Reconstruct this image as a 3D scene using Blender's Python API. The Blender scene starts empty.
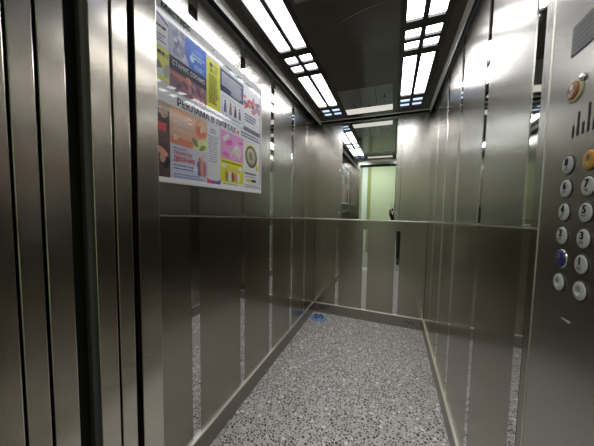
import bpy, bmesh, math, random
from mathutils import Vector, Matrix

SC = bpy.context.scene
COL = SC.collection
random.seed(7)

# ------------------------------------------------------------------ camera
cam_d = bpy.data.cameras.new('camera')
cam = bpy.data.objects.new('camera', cam_d)
COL.objects.link(cam)
cam_d.sensor_fit = 'HORIZONTAL'
cam_d.sensor_width = 36.0
cam_d.lens = 241.02 / 594 * 36
cam_d.clip_start = 0.005
YAW, PIT, ROL = 0.3753, -0.0625, 0.0159
fw = Vector((-math.sin(YAW) * math.cos(PIT), math.cos(YAW) * math.cos(PIT), math.sin(PIT)))
rt = Vector((math.cos(YAW), math.sin(YAW), 0))
up = rt.cross(fw)
r2 = math.cos(ROL) * rt + math.sin(ROL) * up
u2 = -math.sin(ROL) * rt + math.cos(ROL) * up
mw = Matrix((r2, u2, -fw)).transposed().to_4x4()
mw.translation = Vector((0, 0, 1.18))
cam.matrix_world = mw
SC.camera = cam

# ------------------------------------------------------------------ world, exposure, hall light
LIGHT = 8.3          # ceiling diffusers
DIM = 1.1             # the weak end diffusers
HALL = 22.0           # corridor lamp, watts
wd = bpy.data.worlds.new('world')
SC.world = wd
wd.use_nodes = True
wd.node_tree.nodes['Background'].inputs[0].default_value = (0.05, 0.055, 0.05, 1)
wd.node_tree.nodes['Background'].inputs[1].default_value = 0.3
vs = SC.view_settings
vs.view_transform = 'Standard'
vs.look = 'None'
vs.gamma = 1
vs.use_curve_mapping = False
vs.exposure = 0.30
hl = bpy.data.lights.new('corridor_light', 'AREA')
hl.shape = 'RECTANGLE'; hl.size = 1.2; hl.size_y = 0.3; hl.energy = HALL
hl.color = (0.93, 1.0, 0.95)
hlo = bpy.data.objects.new('corridor_light', hl)
hlo.location = (-0.5, -0.9, 2.52)
COL.objects.link(hlo)

# ------------------------------------------------------------------ dimensions
XL, XR, YB, YF = -0.8016, 0.319, 2.59, 0.475
ZC = 2.10
BASE = 0.111


# ------------------------------------------------------------------ materials
def newmat(name):
    m = bpy.data.materials.new(name)
    m.use_nodes = True
    nt = m.node_tree
    return m, nt, nt.nodes['Principled BSDF'], nt.nodes.new


def plain(name, col, rough=0.5, metal=0.0, var=0.06, scale=40.0, spec=0.5, emit=None, coat=0.0):
    """principled surface with a little procedural variation"""
    m, nt, b, N = newmat(name)
    tc = N('ShaderNodeTexCoord')
    nz = N('ShaderNodeTexNoise'); nz.inputs['Scale'].default_value = scale
    nt.links.new(tc.outputs['Object'], nz.inputs['Vector'])
    mx = N('ShaderNodeMix'); mx.data_type = 'RGBA'
    mx.inputs[6].default_value = (*[c * (1 - var) for c in col], 1)
    mx.inputs[7].default_value = (*[min(1, c * (1 + var)) for c in col], 1)
    nt.links.new(nz.outputs['Fac'], mx.inputs[0])
    nt.links.new(mx.outputs[2], b.inputs['Base Color'])
    b.inputs['Roughness'].default_value = rough
    b.inputs['Metallic'].default_value = metal
    b.inputs['Specular IOR Level'].default_value = spec
    b.inputs['Coat Weight'].default_value = coat
    if emit:
        b.inputs['Emission Color'].default_value = (*emit[0], 1)
        b.inputs['Emission Strength'].default_value = emit[1]
    return m


def steel(name, col, rough, aniso, wave, grain=0.5):
    """vertically brushed stainless steel, slightly buckled"""
    m, nt, b, N = newmat(name)
    L = nt.links.new
    geo = N('ShaderNodeNewGeometry')
    cr = N('ShaderNodeVectorMath'); cr.operation = 'CROSS_PRODUCT'
    L(geo.outputs['Normal'], cr.inputs[0]); cr.inputs[1].default_value = (0, 0, 1)
    if aniso:
        L(cr.outputs['Vector'], b.inputs['Tangent'])
    b.inputs['Metallic'].default_value = 1
    b.inputs['Anisotropic'].default_value = aniso
    # brushing: noise stretched along Z
    mp = N('ShaderNodeMapping'); mp.inputs['Scale'].default_value = (260, 260, 1.2)
    L(geo.outputs['Position'], mp.inputs['Vector'])
    nz = N('ShaderNodeTexNoise'); nz.inputs['Scale'].default_value = 1.0; nz.inputs['Detail'].default_value = 2
    L(mp.outputs['Vector'], nz.inputs['Vector'])
    # smudges
    n2 = N('ShaderNodeTexNoise'); n2.inputs['Scale'].default_value = 4.0; n2.inputs['Detail'].default_value = 4
    L(geo.outputs['Position'], n2.inputs['Vector'])
    ad = N('ShaderNodeMath'); ad.operation = 'ADD'
    L(nz.outputs['Fac'], ad.inputs[0]); L(n2.outputs['Fac'], ad.inputs[1])
    mr = N('ShaderNodeMapRange')
    mr.inputs[1].default_value = 0.6; mr.inputs[2].default_value = 1.4
    mr.inputs[3].default_value = rough * (1 - 0.35 * grain); mr.inputs[4].default_value = rough * (1 + 0.35 * grain)
    L(ad.outputs[0], mr.inputs[0]); L(mr.outputs[0], b.inputs['Roughness'])
    mx = N('ShaderNodeMix'); mx.data_type = 'RGBA'
    mx.inputs[6].default_value = (*[c * (1 - 0.08 * grain) for c in col], 1)
    mx.inputs[7].default_value = (*[min(1, c * (1 + 0.08 * grain)) for c in col], 1)
    L(nz.outputs['Fac'], mx.inputs[0]); L(mx.outputs[2], b.inputs['Base Color'])
    # buckling of the sheet
    mp3 = N('ShaderNodeMapping'); mp3.inputs['Scale'].default_value = (1.6, 1.6, 4.0)
    L(geo.outputs['Position'], mp3.inputs['Vector'])
    n3 = N('ShaderNodeTexNoise'); n3.inputs['Scale'].default_value = 1.0; n3.inputs['Detail'].default_value = 1
    L(mp3.outputs['Vector'], n3.inputs['Vector'])
    bp = N('ShaderNodeBump'); bp.inputs['Strength'].default_value = 1.0
    bp.inputs['Distance'].default_value = wave
    L(n3.outputs['Fac'], bp.inputs['Height']); L(bp.outputs['Normal'], b.inputs['Normal'])
    return m


def floor_mat():
    m, nt, b, N = newmat('pebbled_vinyl')
    L = nt.links.new
    geo = N('ShaderNodeNewGeometry')
    mp = N('ShaderNodeMapping'); mp.inputs['Scale'].default_value = (1, 1, 0)
    L(geo.outputs['Position'], mp.inputs['Vector'])
    v = N('ShaderNodeTexVoronoi'); v.feature = 'F1'; v.inputs['Scale'].default_value = 66
    L(mp.outputs['Vector'], v.inputs['Vector'])
    ve = N('ShaderNodeTexVoronoi'); ve.feature = 'DISTANCE_TO_EDGE'; ve.inputs['Scale'].default_value = 66
    L(mp.outputs['Vector'], ve.inputs['Vector'])
    sep = N('ShaderNodeSeparateColor'); L(v.outputs['Color'], sep.inputs[0])
    r = N('ShaderNodeValToRGB')          # tone of each pebble
    e = r.color_ramp.elements
    e[0].position = 0.0; e[0].color = (0.042, 0.038, 0.039, 1)
    e[1].position = 1.0; e[1].color = (0.62, 0.59, 0.57, 1)
    x = r.color_ramp.elements.new(0.55); x.color = (0.115, 0.105, 0.105, 1)
    x = r.color_ramp.elements.new(0.85); x.color = (0.36, 0.335, 0.33, 1)
    L(sep.outputs[1], r.inputs['Fac'])
    gr = N('ShaderNodeMapRange'); gr.interpolation_type = 'SMOOTHSTEP'
    gr.inputs[1].default_value = 0.05; gr.inputs[2].default_value = 0.20
    L(ve.outputs['Distance'], gr.inputs[0])
    mt = N('ShaderNodeMix'); mt.data_type = 'RGBA'
    mt.inputs[6].default_value = (0.76, 0.72, 0.705, 1)
    L(gr.outputs[0], mt.inputs[0]); L(r.outputs['Color'], mt.inputs[7])
    # sparse white chips
    v2 = N('ShaderNodeTexVoronoi'); v2.inputs['Scale'].default_value = 17
    L(mp.outputs['Vector'], v2.inputs['Vector'])
    lt = N('ShaderNodeMath'); lt.operation = 'LESS_THAN'; lt.inputs[1].default_value = 0.17
    L(v2.outputs['Distance'], lt.inputs[0])
    mx = N('ShaderNodeMix'); mx.data_type = 'RGBA'
    mx.inputs[7].default_value = (0.95, 0.93, 0.88, 1)
    L(lt.outputs[0], mx.inputs[0]); L(mt.outputs[2], mx.inputs[6])
    # brownish dirt
    n = N('ShaderNodeTexNoise'); n.inputs['Scale'].default_value = 3.0; n.inputs['Detail'].default_value = 5
    L(geo.outputs['Position'], n.inputs['Vector'])
    rr = N('ShaderNodeMapRange'); rr.inputs[1].default_value = 0.5; rr.inputs[2].default_value = 0.75
    rr.inputs[3].default_value = 0; rr.inputs[4].default_value = 0.3
    L(n.outputs['Fac'], rr.inputs[0])
    m2 = N('ShaderNodeMix'); m2.data_type = 'RGBA'; m2.blend_type = 'MULTIPLY'
    m2.inputs[7].default_value = (0.62, 0.52, 0.42, 1)
    L(rr.outputs[0], m2.inputs[0]); L(mx.outputs[2], m2.inputs[6])
    L(m2.outputs[2], b.inputs['Base Color'])
    b.inputs['Roughness'].default_value = 0.38
    bp = N('ShaderNodeBump'); bp.inputs['Distance'].default_value = 0.0015; bp.inputs['Strength'].default_value = 0.6
    bp.invert = True
    L(v.outputs['Distance'], bp.inputs['Height']); L(bp.outputs['Normal'], b.inputs['Normal'])
    return m


def pane_mat():
    m, nt, b, N = newmat('clear_acrylic')
    nt.nodes.remove(b)
    out = [n for n in nt.nodes if n.type == 'OUTPUT_MATERIAL'][0]
    tr = N('ShaderNodeBsdfTransparent'); tr.inputs[0].default_value = (0.97, 0.97, 0.98, 1)
    gl = N('ShaderNodeBsdfGlossy'); gl.inputs['Roughness'].default_value = 0.02
    geo = N('ShaderNodeNewGeometry')
    nz = N('ShaderNodeTexNoise'); nz.inputs['Scale'].default_value = 3.0; nz.inputs['Detail'].default_value = 1
    nt.links.new(geo.outputs['Position'], nz.inputs['Vector'])
    bp = N('ShaderNodeBump'); bp.inputs['Distance'].default_value = 0.0006
    nt.links.new(nz.outputs['Fac'], bp.inputs['Height'])
    nt.links.new(bp.outputs['Normal'], gl.inputs['Normal'])
    fr = N('ShaderNodeFresnel'); fr.inputs[0].default_value = 1.5
    mx = N('ShaderNodeMixShader')
    inv = N('ShaderNodeMath'); inv.operation = 'SUBTRACT'; inv.inputs[0].default_value = 1.0
    nt.links.new(geo.outputs['Backfacing'], inv.inputs[1])
    fm = N('ShaderNodeMath'); fm.operation = 'MULTIPLY'
    nt.links.new(fr.outputs[0], fm.inputs[0]); nt.links.new(inv.outputs[0], fm.inputs[1])
    nt.links.new(fm.outputs[0], mx.inputs[0])
    nt.links.new(tr.outputs[0], mx.inputs[1]); nt.links.new(gl.outputs[0], mx.inputs[2])
    nt.links.new(mx.outputs[0], out.inputs['Surface'])
    return m


M = {}
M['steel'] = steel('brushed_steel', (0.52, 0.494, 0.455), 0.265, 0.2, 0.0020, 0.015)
M['steel_low'] = steel('darkened_brushed_steel', (0.385, 0.352, 0.298), 0.235, 0.2, 0.0015, 0.04)  # darker copy of the steel: dim lower walls put into the colour
M['steel_door'] = steel('brushed_door_steel', (0.68, 0.64, 0.57), 0.18, 0.2, 0.0022, 0.04)
M['strip'] = steel('polished_steel', (0.72, 0.72, 0.71), 0.035, 0.0, 0.0012, 0.6)
M['bead'] = steel('bright_steel_edge', (0.86, 0.83, 0.77), 0.34, 0.0, 0.0)
M['base'] = steel('base_steel', (0.33, 0.31, 0.27), 0.34, 0.0, 0.001, 0.1)
M['mirror'] = steel('mirror_glass', (0.86, 0.91, 0.88), 0.006, 0.0, 0.0, 0.0)
M['dark'] = plain('dark_gap', (0.004, 0.004, 0.005), 0.8)
M['ceil'] = plain('dark_bronze_ceiling_sheet', (0.070, 0.057, 0.046), 0.14, 0.0, 0.1, 6, 0.5)
M['ceil_frame'] = plain('black_light_frame', (0.016, 0.014, 0.013), 0.3, 0.0, 0.1, 20)
M['vent'] = plain('grey_vent_sheet', (0.22, 0.22, 0.23), 0.22, 0.0, 0.08, 8)
M['diff'] = plain('lit_diffuser', (0.85, 0.85, 0.85), 0.5, emit=((0.97, 0.98, 1.0), LIGHT))
M['diff_dim'] = plain('weakly_lit_diffuser', (0.5, 0.55, 0.65), 0.4, emit=((0.55, 0.68, 0.95), DIM))
M['pale_glow'] = plain('pale_glow_strip', (0.7, 0.69, 0.66), 0.4, emit=((1.0, 0.95, 0.86), 0.5))  # pale strip given a weak glow to stand for its brightness
M['trim'] = plain('white_satin_trim', (0.92, 0.90, 0.87), 0.28, 0.25, 0.02, 20)
M['floor'] = floor_mat()
M['green'] = plain('green_wall_paint', (0.60, 0.64, 0.45), 0.6, 0, 0.04, 5)
M['hall_white'] = plain('white_paint', (0.72, 0.76, 0.74), 0.5, 0, 0.03, 8)
M['olive'] = plain('olive_trim_paint', (0.33, 0.33, 0.13), 0.5, 0, 0.05, 10)
M['hall_floor'] = plain('grey_tiles', (0.34, 0.33, 0.31), 0.5, 0, 0.15, 12)
M['white'] = plain('white_plastic', (0.78, 0.78, 0.77), 0.35, 0, 0.03)
M['pane'] = pane_mat()
M['btn'] = plain('grey_steel_button', (0.37, 0.36, 0.36), 0.42, 0.0, 0.08, 300)
M['btn_ring'] = plain('black_button_collar', (0.012, 0.012, 0.014), 0.35)
M['btn_blue'] = plain('blue_lit_button', (0.012, 0.014, 0.06), 0.3, emit=((0.03, 0.04, 0.30), 0.03))
M['btn_orange'] = plain('amber_alarm_button', (0.52, 0.25, 0.04), 0.4, 0.3, 0.12, 200)
M['ink'] = plain('black_ink', (0.02, 0.02, 0.024), 0.85, spec=0.05)
M['silver'] = plain('silver_metal', (0.75, 0.75, 0.76), 0.25, 1.0)
M['amber'] = plain('amber_enamel', (0.27, 0.10, 0.018), 0.35, 0, 0.2, 200)
M['khaki'] = plain('yellowed_plastic', (0.50, 0.44, 0.26), 0.45)
M['plaque'] = plain('grey_plaque', (0.085, 0.085, 0.085), 0.45, 0.0, 0.1, 80)
M['plaque_rim'] = plain('dark_plaque_edge', (0.03, 0.03, 0.035), 0.4)
M['blue_film'] = plain('blue_film', (0.20, 0.38, 0.68), 0.35, 0, 0.35, 30)
M['blue_hem'] = plain('dark_blue_elastic', (0.02, 0.07, 0.22), 0.55, 0, 0.2, 60)
M['jacket'] = plain('black_cloth', (0.012, 0.012, 0.014), 0.85, 0, 0.2, 60)
M['skin'] = plain('skin', (0.55, 0.33, 0.25), 0.5, 0, 0.06, 30)
M['hair'] = plain('dark_hair', (0.03, 0.022, 0.018), 0.6, 0, 0.3, 120)
M['shoe'] = plain('dark_shoe_leather', (0.02, 0.018, 0.016), 0.4)
M['phone'] = plain('white_phone_case', (0.85, 0.85, 0.83), 0.35)
M['phone_black'] = plain('black_glass', (0.01, 0.01, 0.012), 0.1)


# ------------------------------------------------------------------ mesh helpers
class MB:
    def __init__(self):
        self.bm = bmesh.new()
        self.mats = []

    def mi(self, mat):
        if mat not in self.mats:
            self.mats.append(mat)
        return self.mats.index(mat)

    def box(self, x0, x1, y0, y1, z0, z1, mat, bev=0.0):
        i = self.mi(mat)
        geom = bmesh.ops.create_cube(self.bm, size=1)
        vs_ = geom['verts']
        for v in vs_:
            v.co = Vector(((x0 + x1) / 2 + v.co.x * (x1 - x0), (y0 + y1) / 2 + v.co.y * (y1 - y0),
                           (z0 + z1) / 2 + v.co.z * (z1 - z0)))
        fs = set(f for v in vs_ for f in v.link_faces)
        for f in fs:
            f.material_index = i
        if bev > 0:
            es = list(set(e for f in fs for e in f.edges))
            r = bmesh.ops.bevel(self.bm, geom=es, offset=bev, segments=2, affect='EDGES', profile=0.5)
            for f in r['faces']:
                f.material_index = i
        return self

    def poly(self, pts, mat):
        i = self.mi(mat)
        f = self.bm.faces.new([self.bm.verts.new(p) for p in pts])
        f.material_index = i
        return f

    def disc(self, c, axis, r, depth, mat, seg=28, sq=1.0, r_top=None, dome=0.0):
        """short cylinder from c along axis (unit), elongated along Z by sq, optional dome"""
        i = self.mi(mat)
        axis = Vector(axis).normalized()
        zz = Vector((0, 0, 1)) if abs(axis.z) < 0.9 else Vector((0, 1, 0))
        uu = axis.cross(zz).normalized()
        vv = uu.cross(axis).normalized()
        c = Vector(c)
        rt_ = r if r_top is None else r_top
        rings = [(r, 0), (r, depth * 0.75), (rt_, depth)]
        if dome:
            rings += [(rt_ * 0.7, depth + dome * 0.6), (rt_ * 0.35, depth + dome * 0.9)]
        prev = None
        for (rr, d) in rings:
            ring = []
            for k in range(seg):
                a = 2 * math.pi * k / seg
                ring.append(self.bm.verts.new(c + axis * d + uu * math.cos(a) * rr + vv * math.sin(a) * rr * sq))
            if prev:
                for k in range(seg):
                    f = self.bm.faces.new([prev[k], prev[(k + 1) % seg], ring[(k + 1) % seg], ring[k]])
                    f.material_index = i
            else:
                f = self.bm.faces.new(ring[::-1]); f.material_index = i
            prev = ring
        f = self.bm.faces.new(prev); f.material_index = i
        return self

    def build(self, name, parent=None, smooth=False):
        bmesh.ops.recalc_face_normals(self.bm, faces=self.bm.faces[:])
        me = bpy.data.meshes.new(name)
        self.bm.to_mesh(me); self.bm.free()
        for m in self.mats:
            me.materials.append(m)
        if smooth:
            for p in me.polygons:
                p.use_smooth = True
        o = bpy.data.objects.new(name, me)
        COL.objects.link(o)
        if parent:
            o.parent = parent
            o.matrix_parent_inverse = Matrix.Translation(-parent_loc(parent))
        return o


def parent_loc(p):
    # a thing's empty stands at its location; every built part has its mesh in world coordinates
    return Vector(p.location) if p.parent is None else Vector((0, 0, 0))


def bx(name, x0, x1, y0, y1, z0, z1, mat, parent=None, bev=0.0):
    return MB().box(x0, x1, y0, y1, z0, z1, mat, bev).build(name, parent)


def tag(o, label, cat=None, group=None, kind=None):
    o['label'] = label
    if cat: o['category'] = cat
    if group: o['group'] = group
    if kind: o['kind'] = kind
    return o


def empty(name, loc, label=None, cat=None, group=None, kind=None):
    o = bpy.data.objects.new(name, None)
    o.empty_display_size = 0.05
    o.location = loc
    COL.objects.link(o)
    if label: tag(o, label, cat, group, kind)
    return o


def struct(o, label, cat):
    return tag(o, label, cat, None, 'structure')


def text_mesh(name, s, size, frame, origin, mat, parent=None, depth=0.0004, align='CENTER', sx=1.0, width=None, bold=0.0):
    """lettering as a mesh; frame = (right, up, normal)"""
    cu = bpy.data.curves.new(name, 'FONT')
    cu.body = s; cu.size = size; cu.extrude = depth; cu.align_x = align; cu.align_y = 'CENTER'
    cu.offset = bold
    cu.resolution_u = 3
    tmp = bpy.data.objects.new(name + '_curve', cu)
    COL.objects.link(tmp)
    dg = bpy.context.evaluated_depsgraph_get()
    dg.update()
    me = bpy.data.meshes.new_from_object(tmp.evaluated_get(dg))
    COL.objects.unlink(tmp)
    bpy.data.objects.remove(tmp)
    r, u, n = [Vector(a) for a in frame]
    if width:
        xs = [v.co.x for v in me.vertices]
        if xs and max(xs) > min(xs):
            sx = width / (max(xs) - min(xs))
    o0 = Vector(origin)
    for v in me.vertices:
        v.co = o0 + r * (v.co.x * sx) + u * v.co.y + n * v.co.z
    me.materials.clear()
    me.materials.append(mat)
    o = bpy.data.objects.new(name, me)
    COL.objects.link(o)
    if parent:
        o.parent = parent
        o.matrix_parent_inverse = Matrix.Translation(-parent_loc(parent))
    return o


FR_L = ((0, 1, 0), (0, 0, 1), (1, 0, 0))      # facing into the car from the left wall
FR_R = ((0, -1, 0), (0, 0, 1), (-1, 0, 0))    # from the right wall

# ------------------------------------------------------------------ floor, baseboards
fl = bx('floor', XL - 0.05, XR + 0.05, 0.42, YB + 0.05, -0.03, 0.0, M['floor'])
struct(fl, 'grey pebble-patterned vinyl floor of the lift car', 'floor')


def ledge(axis_box, bead_box, name, label):
    b = MB(); b.box(*axis_box, M['base']); o = b.build(name)
    struct(o, label, 'baseboard')
    bx('edge_bead', *bead_box, M['bead'], o, 0.0015)['label'] = 'bright worn top edge'
    return o


T = 0.010
bl = ledge((XL - 0.012, XL + T - 0.004, YF, YB, 0, BASE - 0.006), (XL - 0.01, XL + T, YF, YB - 0.002, BASE - 0.006, BASE + 0.003),
           'baseboard_left', 'dark steel baseboard along the left wall')
br = ledge((XR - T + 0.004, XR + 0.012, YF, YB, 0, BASE - 0.006), (XR - T, XR + 0.01, YF, YB - 0.002, BASE - 0.006, BASE + 0.003),
           'baseboard_right', 'dark steel baseboard along the right wall')
bb = ledge((XL, XR, YB - T + 0.004, YB + 0.012, 0, BASE - 0.006), (XL + 0.002, XR - 0.002, YB - T, YB + 0.01, BASE - 0.006, BASE + 0.003),
           'baseboard_back', 'dark steel baseboard with air holes along the back wall')
for cx in (-0.688, 0.200):
    for k in range(4):
        dx = (-0.027, -0.006, 0.012, 0.033)[k]
        dz = (0.008, -0.006, 0.007, -0.005)[k]
        MB().disc((cx + dx, YB - T + 0.0045, 0.057 + dz), (0, -1, 0), 0.0085, 0.0012, M['dark'], 14, 0.75).build('air_hole', bb)['label'] = 'dark oval air hole'

# ------------------------------------------------------------------ side walls
LS = [(0.793, 0.842), (1.158, 1.203), (1.514, 1.564), (1.886, 1.938), (2.235, 2.282)]
RS = [(0.764, 0.807), (1.131, 1.170), (1.516, 1.560), (1.855, 1.908), (2.225, 2.270)]


def seam_z(y):
    return 1.142 - (y - 0.69) * 0.0405


def side_wall(name, x, sgn, strips, y0, label):
    """x = face plane, sgn = direction into the car"""
    def bxs(nm, a, b, ya, yb, za, zb, mat, par, bev=0.0):
        xa, xb = sorted((x + sgn * a, x + sgn * b))
        return bx(nm, xa, xb, ya, yb, za, zb, mat, par, bev)
    w = bxs(name, -0.05, -0.012, y0 - 0.02, YB + 0.05, 0, 2.16, M['dark'], None)
    struct(w, label, 'wall')
    edges = [y0] + [v for s in strips for v in s] + [YB]
    for i in range(0, len(edges), 2):
        a, b = edges[i] + (0.0012 if i else 0), edges[i + 1] - (0.0012 if i + 2 < len(edges) else 0)
        for lo in (True, False):
            m = MB()
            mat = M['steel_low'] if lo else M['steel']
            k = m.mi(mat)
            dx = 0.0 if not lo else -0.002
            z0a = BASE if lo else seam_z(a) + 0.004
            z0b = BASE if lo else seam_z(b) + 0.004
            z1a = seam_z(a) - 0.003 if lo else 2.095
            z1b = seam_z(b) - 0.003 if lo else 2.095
            vv = []
            for dep in (dx, -0.012):
                xx = x + sgn * dep
                vv.append([m.bm.verts.new(p) for p in ((xx, a, z0a), (xx, b, z0b), (xx, b, z1b), (xx, a, z1a))])
            m.bm.faces.new(vv[0]); m.bm.faces.new(vv[1][::-1])
            for j in range(4):
                m.bm.faces.new([vv[0][j], vv[0][(j + 1) % 4], vv[1][(j + 1) % 4], vv[1][j]])
            m.build('wall_panel', w)
    for (a, b) in strips:
        bxs('polished_strip', -0.012, -0.0015, a, b, BASE, 2.095, M['strip'], w)['label'] = 'narrow polished steel strip'
    # seam bead, slightly out of level as in the car
    m = MB(); m.mi(M['bead'])
    ring = []
    for (yy) in (y0, YB - 0.001):
        z = seam_z(yy)
        ring.append([m.bm.verts.new((x + sgn * d, yy, z + dz)) for d, dz in ((-0.012, -0.003), (0.0015, -0.0022), (0.0015, 0.0022), (-0.012, 0.004))])
    for j in range(4):
        m.bm.faces.new([ring[0][j], ring[0][(j + 1) % 4], ring[1][(j + 1) % 4], ring[1][j]])
    m.bm.faces.new(ring[0]); m.bm.faces.new(ring[1][::-1])
    m.build('seam_bead', w)
    return w


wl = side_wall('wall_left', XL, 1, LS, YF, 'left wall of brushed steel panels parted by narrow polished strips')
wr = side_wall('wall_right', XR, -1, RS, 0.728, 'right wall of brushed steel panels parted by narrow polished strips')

# ------------------------------------------------------------------ back wall
wb = bx('wall_back', XL - 0.05, XR + 0.05, YB + 0.012, YB + 0.05, 0, 2.16, M['dark'])
struct(wb, 'back wall of brushed steel panels around the tall mirror', 'wall')
BS = [(-0.558, -0.522), (-0.274, -0.223), (0.038, 0.084)]
ed = [XL] + [v for s in BS for v in s] + [XR]
for i in range(0, len(ed), 2):
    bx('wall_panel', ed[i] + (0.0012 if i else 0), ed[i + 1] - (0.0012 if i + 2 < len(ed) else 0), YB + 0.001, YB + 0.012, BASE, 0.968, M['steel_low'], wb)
for a, b in BS:
    bx('polished_strip', a, b, YB + 0.004, YB + 0.012, BASE, 0.968, M['strip'], wb)['label'] = 'narrow polished steel strip'
bx('wall_panel', XL, -0.5625, YB, YB + 0.012, 1.070, 2.095, M['steel'], wb)
bx('wall_panel', 0.0665, XR, YB, YB + 0.012, 1.070, 2.095, M['steel'], wb)
tr1 = bx('trim_1', XL, XR, YB - 0.006, YB + 0.012, 0.966, 1.058, M['steel_low'])
struct(tr1, 'flat steel band across the back wall under the mirror', 'trim')
bx('edge_bead', XL, XR, YB - 0.008, YB + 0.012, 1.058, 1.070, M['bead'], tr1, 0.002)['label'] = 'bright top ledge'

mir = empty('mirror', (-0.25, YB, 1.07), 'tall frameless mirror in the middle of the back wall, reflecting the green corridor', 'mirror')
bx('glass', -0.512, 0.017, YB - 0.001, YB + 0.010, 1.0705, 2.088, M['mirror'], mir)
for (a, b) in ((-0.561, -0.5135), (0.0185, 0.065)):
    s_ = bx('clamp_strip', a, b, YB - 0.004, YB + 0.010, 1.0705, 2.094, M['steel'], mir, 0.001)
    for zz in (2.045, 1.575, 1.135):
        MB().disc(((a + b) / 2, YB - 0.004, zz), (0, -1, 0), 0.0135, 0.003, M['silver'], 22, r_top=0.011).disc(((a + b) / 2, YB - 0.0068, zz), (0, -1, 0), 0.006, 0.0012, M['plaque'], 16).build('screw_cap', s_)

# ------------------------------------------------------------------ ceiling
TX0, TX1, TY0, TY1 = -0.735, 0.275, 0.515, 2.525
top = MB().box(XL - 0.05, XR + 0.05, 0.40, YB + 0.05, 2.150, 2.18, M['dark']).build('ceiling')
struct(top, 'dark glossy ceiling of the lift car', 'ceiling')
LX0, LX1 = -0.690, -0.462
RX0, RX1 = 0.002, 0.228
for nm, x0, x1 in (('ceiling_sheet', TX0, LX0), ('ceiling_sheet', LX1, RX0), ('ceiling_sheet', RX1, TX1)):
    if x0 == LX1:
        bx(nm, x0, x1, 1.06, 1.945, ZC, ZC + 0.02, M['ceil'], top)
        bx(nm, x0, x1, TY0, 0.57, ZC, ZC + 0.02, M['ceil'], top)
        bx(nm, x0, x1, 2.445, TY1, ZC, ZC + 0.02, M['ceil'], top)
        for (a, b) in ((0.57, 1.06), (1.945, 2.445)):
            bx(nm, x0, -0.444, a, b, ZC, ZC + 0.02, M['ceil'], top)
            bx(nm, -0.031, x1, a, b, ZC, ZC + 0.02, M['ceil'], top)
    else:
        bx(nm, x0, x1, TY0, TY1, ZC, ZC + 0.02, M['ceil'], top)
for x0, x1 in ((LX0, LX1), (RX0, RX1)):
    bx('ceiling_sheet', x0, x1, TY0, 0.545, ZC, ZC + 0.02, M['ceil'], top)
    bx('ceiling_sheet', x0, x1, 2.450, TY1, ZC, ZC + 0.02, M['ceil'], top)

m = MB(); m.mi(M['ceil'])  # arc of a reflection, built as a thin raised ridge
cr_pts = [(-0.462, 1.283), (-0.399, 1.272), (-0.330, 1.254), (-0.264, 1.228), (-0.213, 1.208), (-0.147, 1.195), (-0.095, 1.189), (-0.036, 1.188)]
rows = []
for i, (cx, cy) in enumerate(cr_pts):
    w_ = 0.010 * math.sin(math.pi * (i + 0.35) / (len(cr_pts) - 0.3))
    rows.append([m.bm.verts.new((cx, cy + dy * w_, ZC - 0.0002 - dz * 0.3 * w_)) for dy, dz in ((-1, 0), (-0.4, 0.75), (0, 1), (0.4, 0.75), (1, 0))])
for i in range(len(rows) - 1):
    for j in range(4):
        m.bm.faces.new([rows[i][j], rows[i][j + 1], rows[i + 1][j + 1], rows[i + 1][j]])
m.build('glint_ridge', top, True)['label'] = 'curved ridge added to the ceiling sheet for the arc of a reflection'


def sloped_trim(name, pts, label):
    """prism: pts = 4 bottom-profile corner pairs"""
    m = MB(); m.mi(M['trim'])
    a = [m.bm.verts.new(p) for p in pts[0]]
    b = [m.bm.verts.new(p) for p in pts[1]]
    n = len(a)
    for j in range(n):
        m.bm.faces.new([a[j], a[(j + 1) % n], b[(j + 1) % n], b[j]])
    m.bm.faces.new(a[::-1]); m.bm.faces.new(b)
    o = m.build(name)
    struct(o, label, 'trim')
    return o


def prof_x(y, xo, xi, drop):
    return [(xo, y, ZC - drop), (xi, y, ZC + 0.001), (xi, y, ZC + 0.022), (xo, y, ZC + 0.022)]


sloped_trim('trim_2', (prof_x(TY0, TX0 - 0.014, TX0, 0.0345), prof_x(TY1 + 0.02, TX0 - 0.014, TX0, 0.0345)), 'pale metal trim along the left edge of the ceiling')
sloped_trim('trim_3', (prof_x(TY0, TX1 + 0.0175, TX1, 0.027), prof_x(TY1 + 0.02, TX1 + 0.0175, TX1, 0.027)), 'bright metal trim along the right edge of the ceiling')
o = bx('trim_4', XL + 0.03, XR - 0.018, TY1, TY1 + 0.022, ZC - 0.004, ZC + 0.02, M['trim']); struct(o, 'thin metal trim along the back edge of the ceiling', 'trim')
o = bx('trim_5', XL + 0.03, XR - 0.018, TY0 - 0.022, TY0, ZC - 0.004, ZC + 0.02, M['trim']); struct(o, 'thin metal trim along the front edge of the ceiling', 'trim')

CELLS_ = [(0.570, 0.652, 0), (0.664, 0.748, 0), (0.808, 1.358, 1), (1.412, 1.490, 1), (1.511, 1.590, 1), (1.645, 2.196, 1), (2.255, 2.335, 0), (2.347, 2.425, 0)]
CELLS = [(a + 0.003, b - 0.003, l) for a, b, l in CELLS_]


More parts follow.
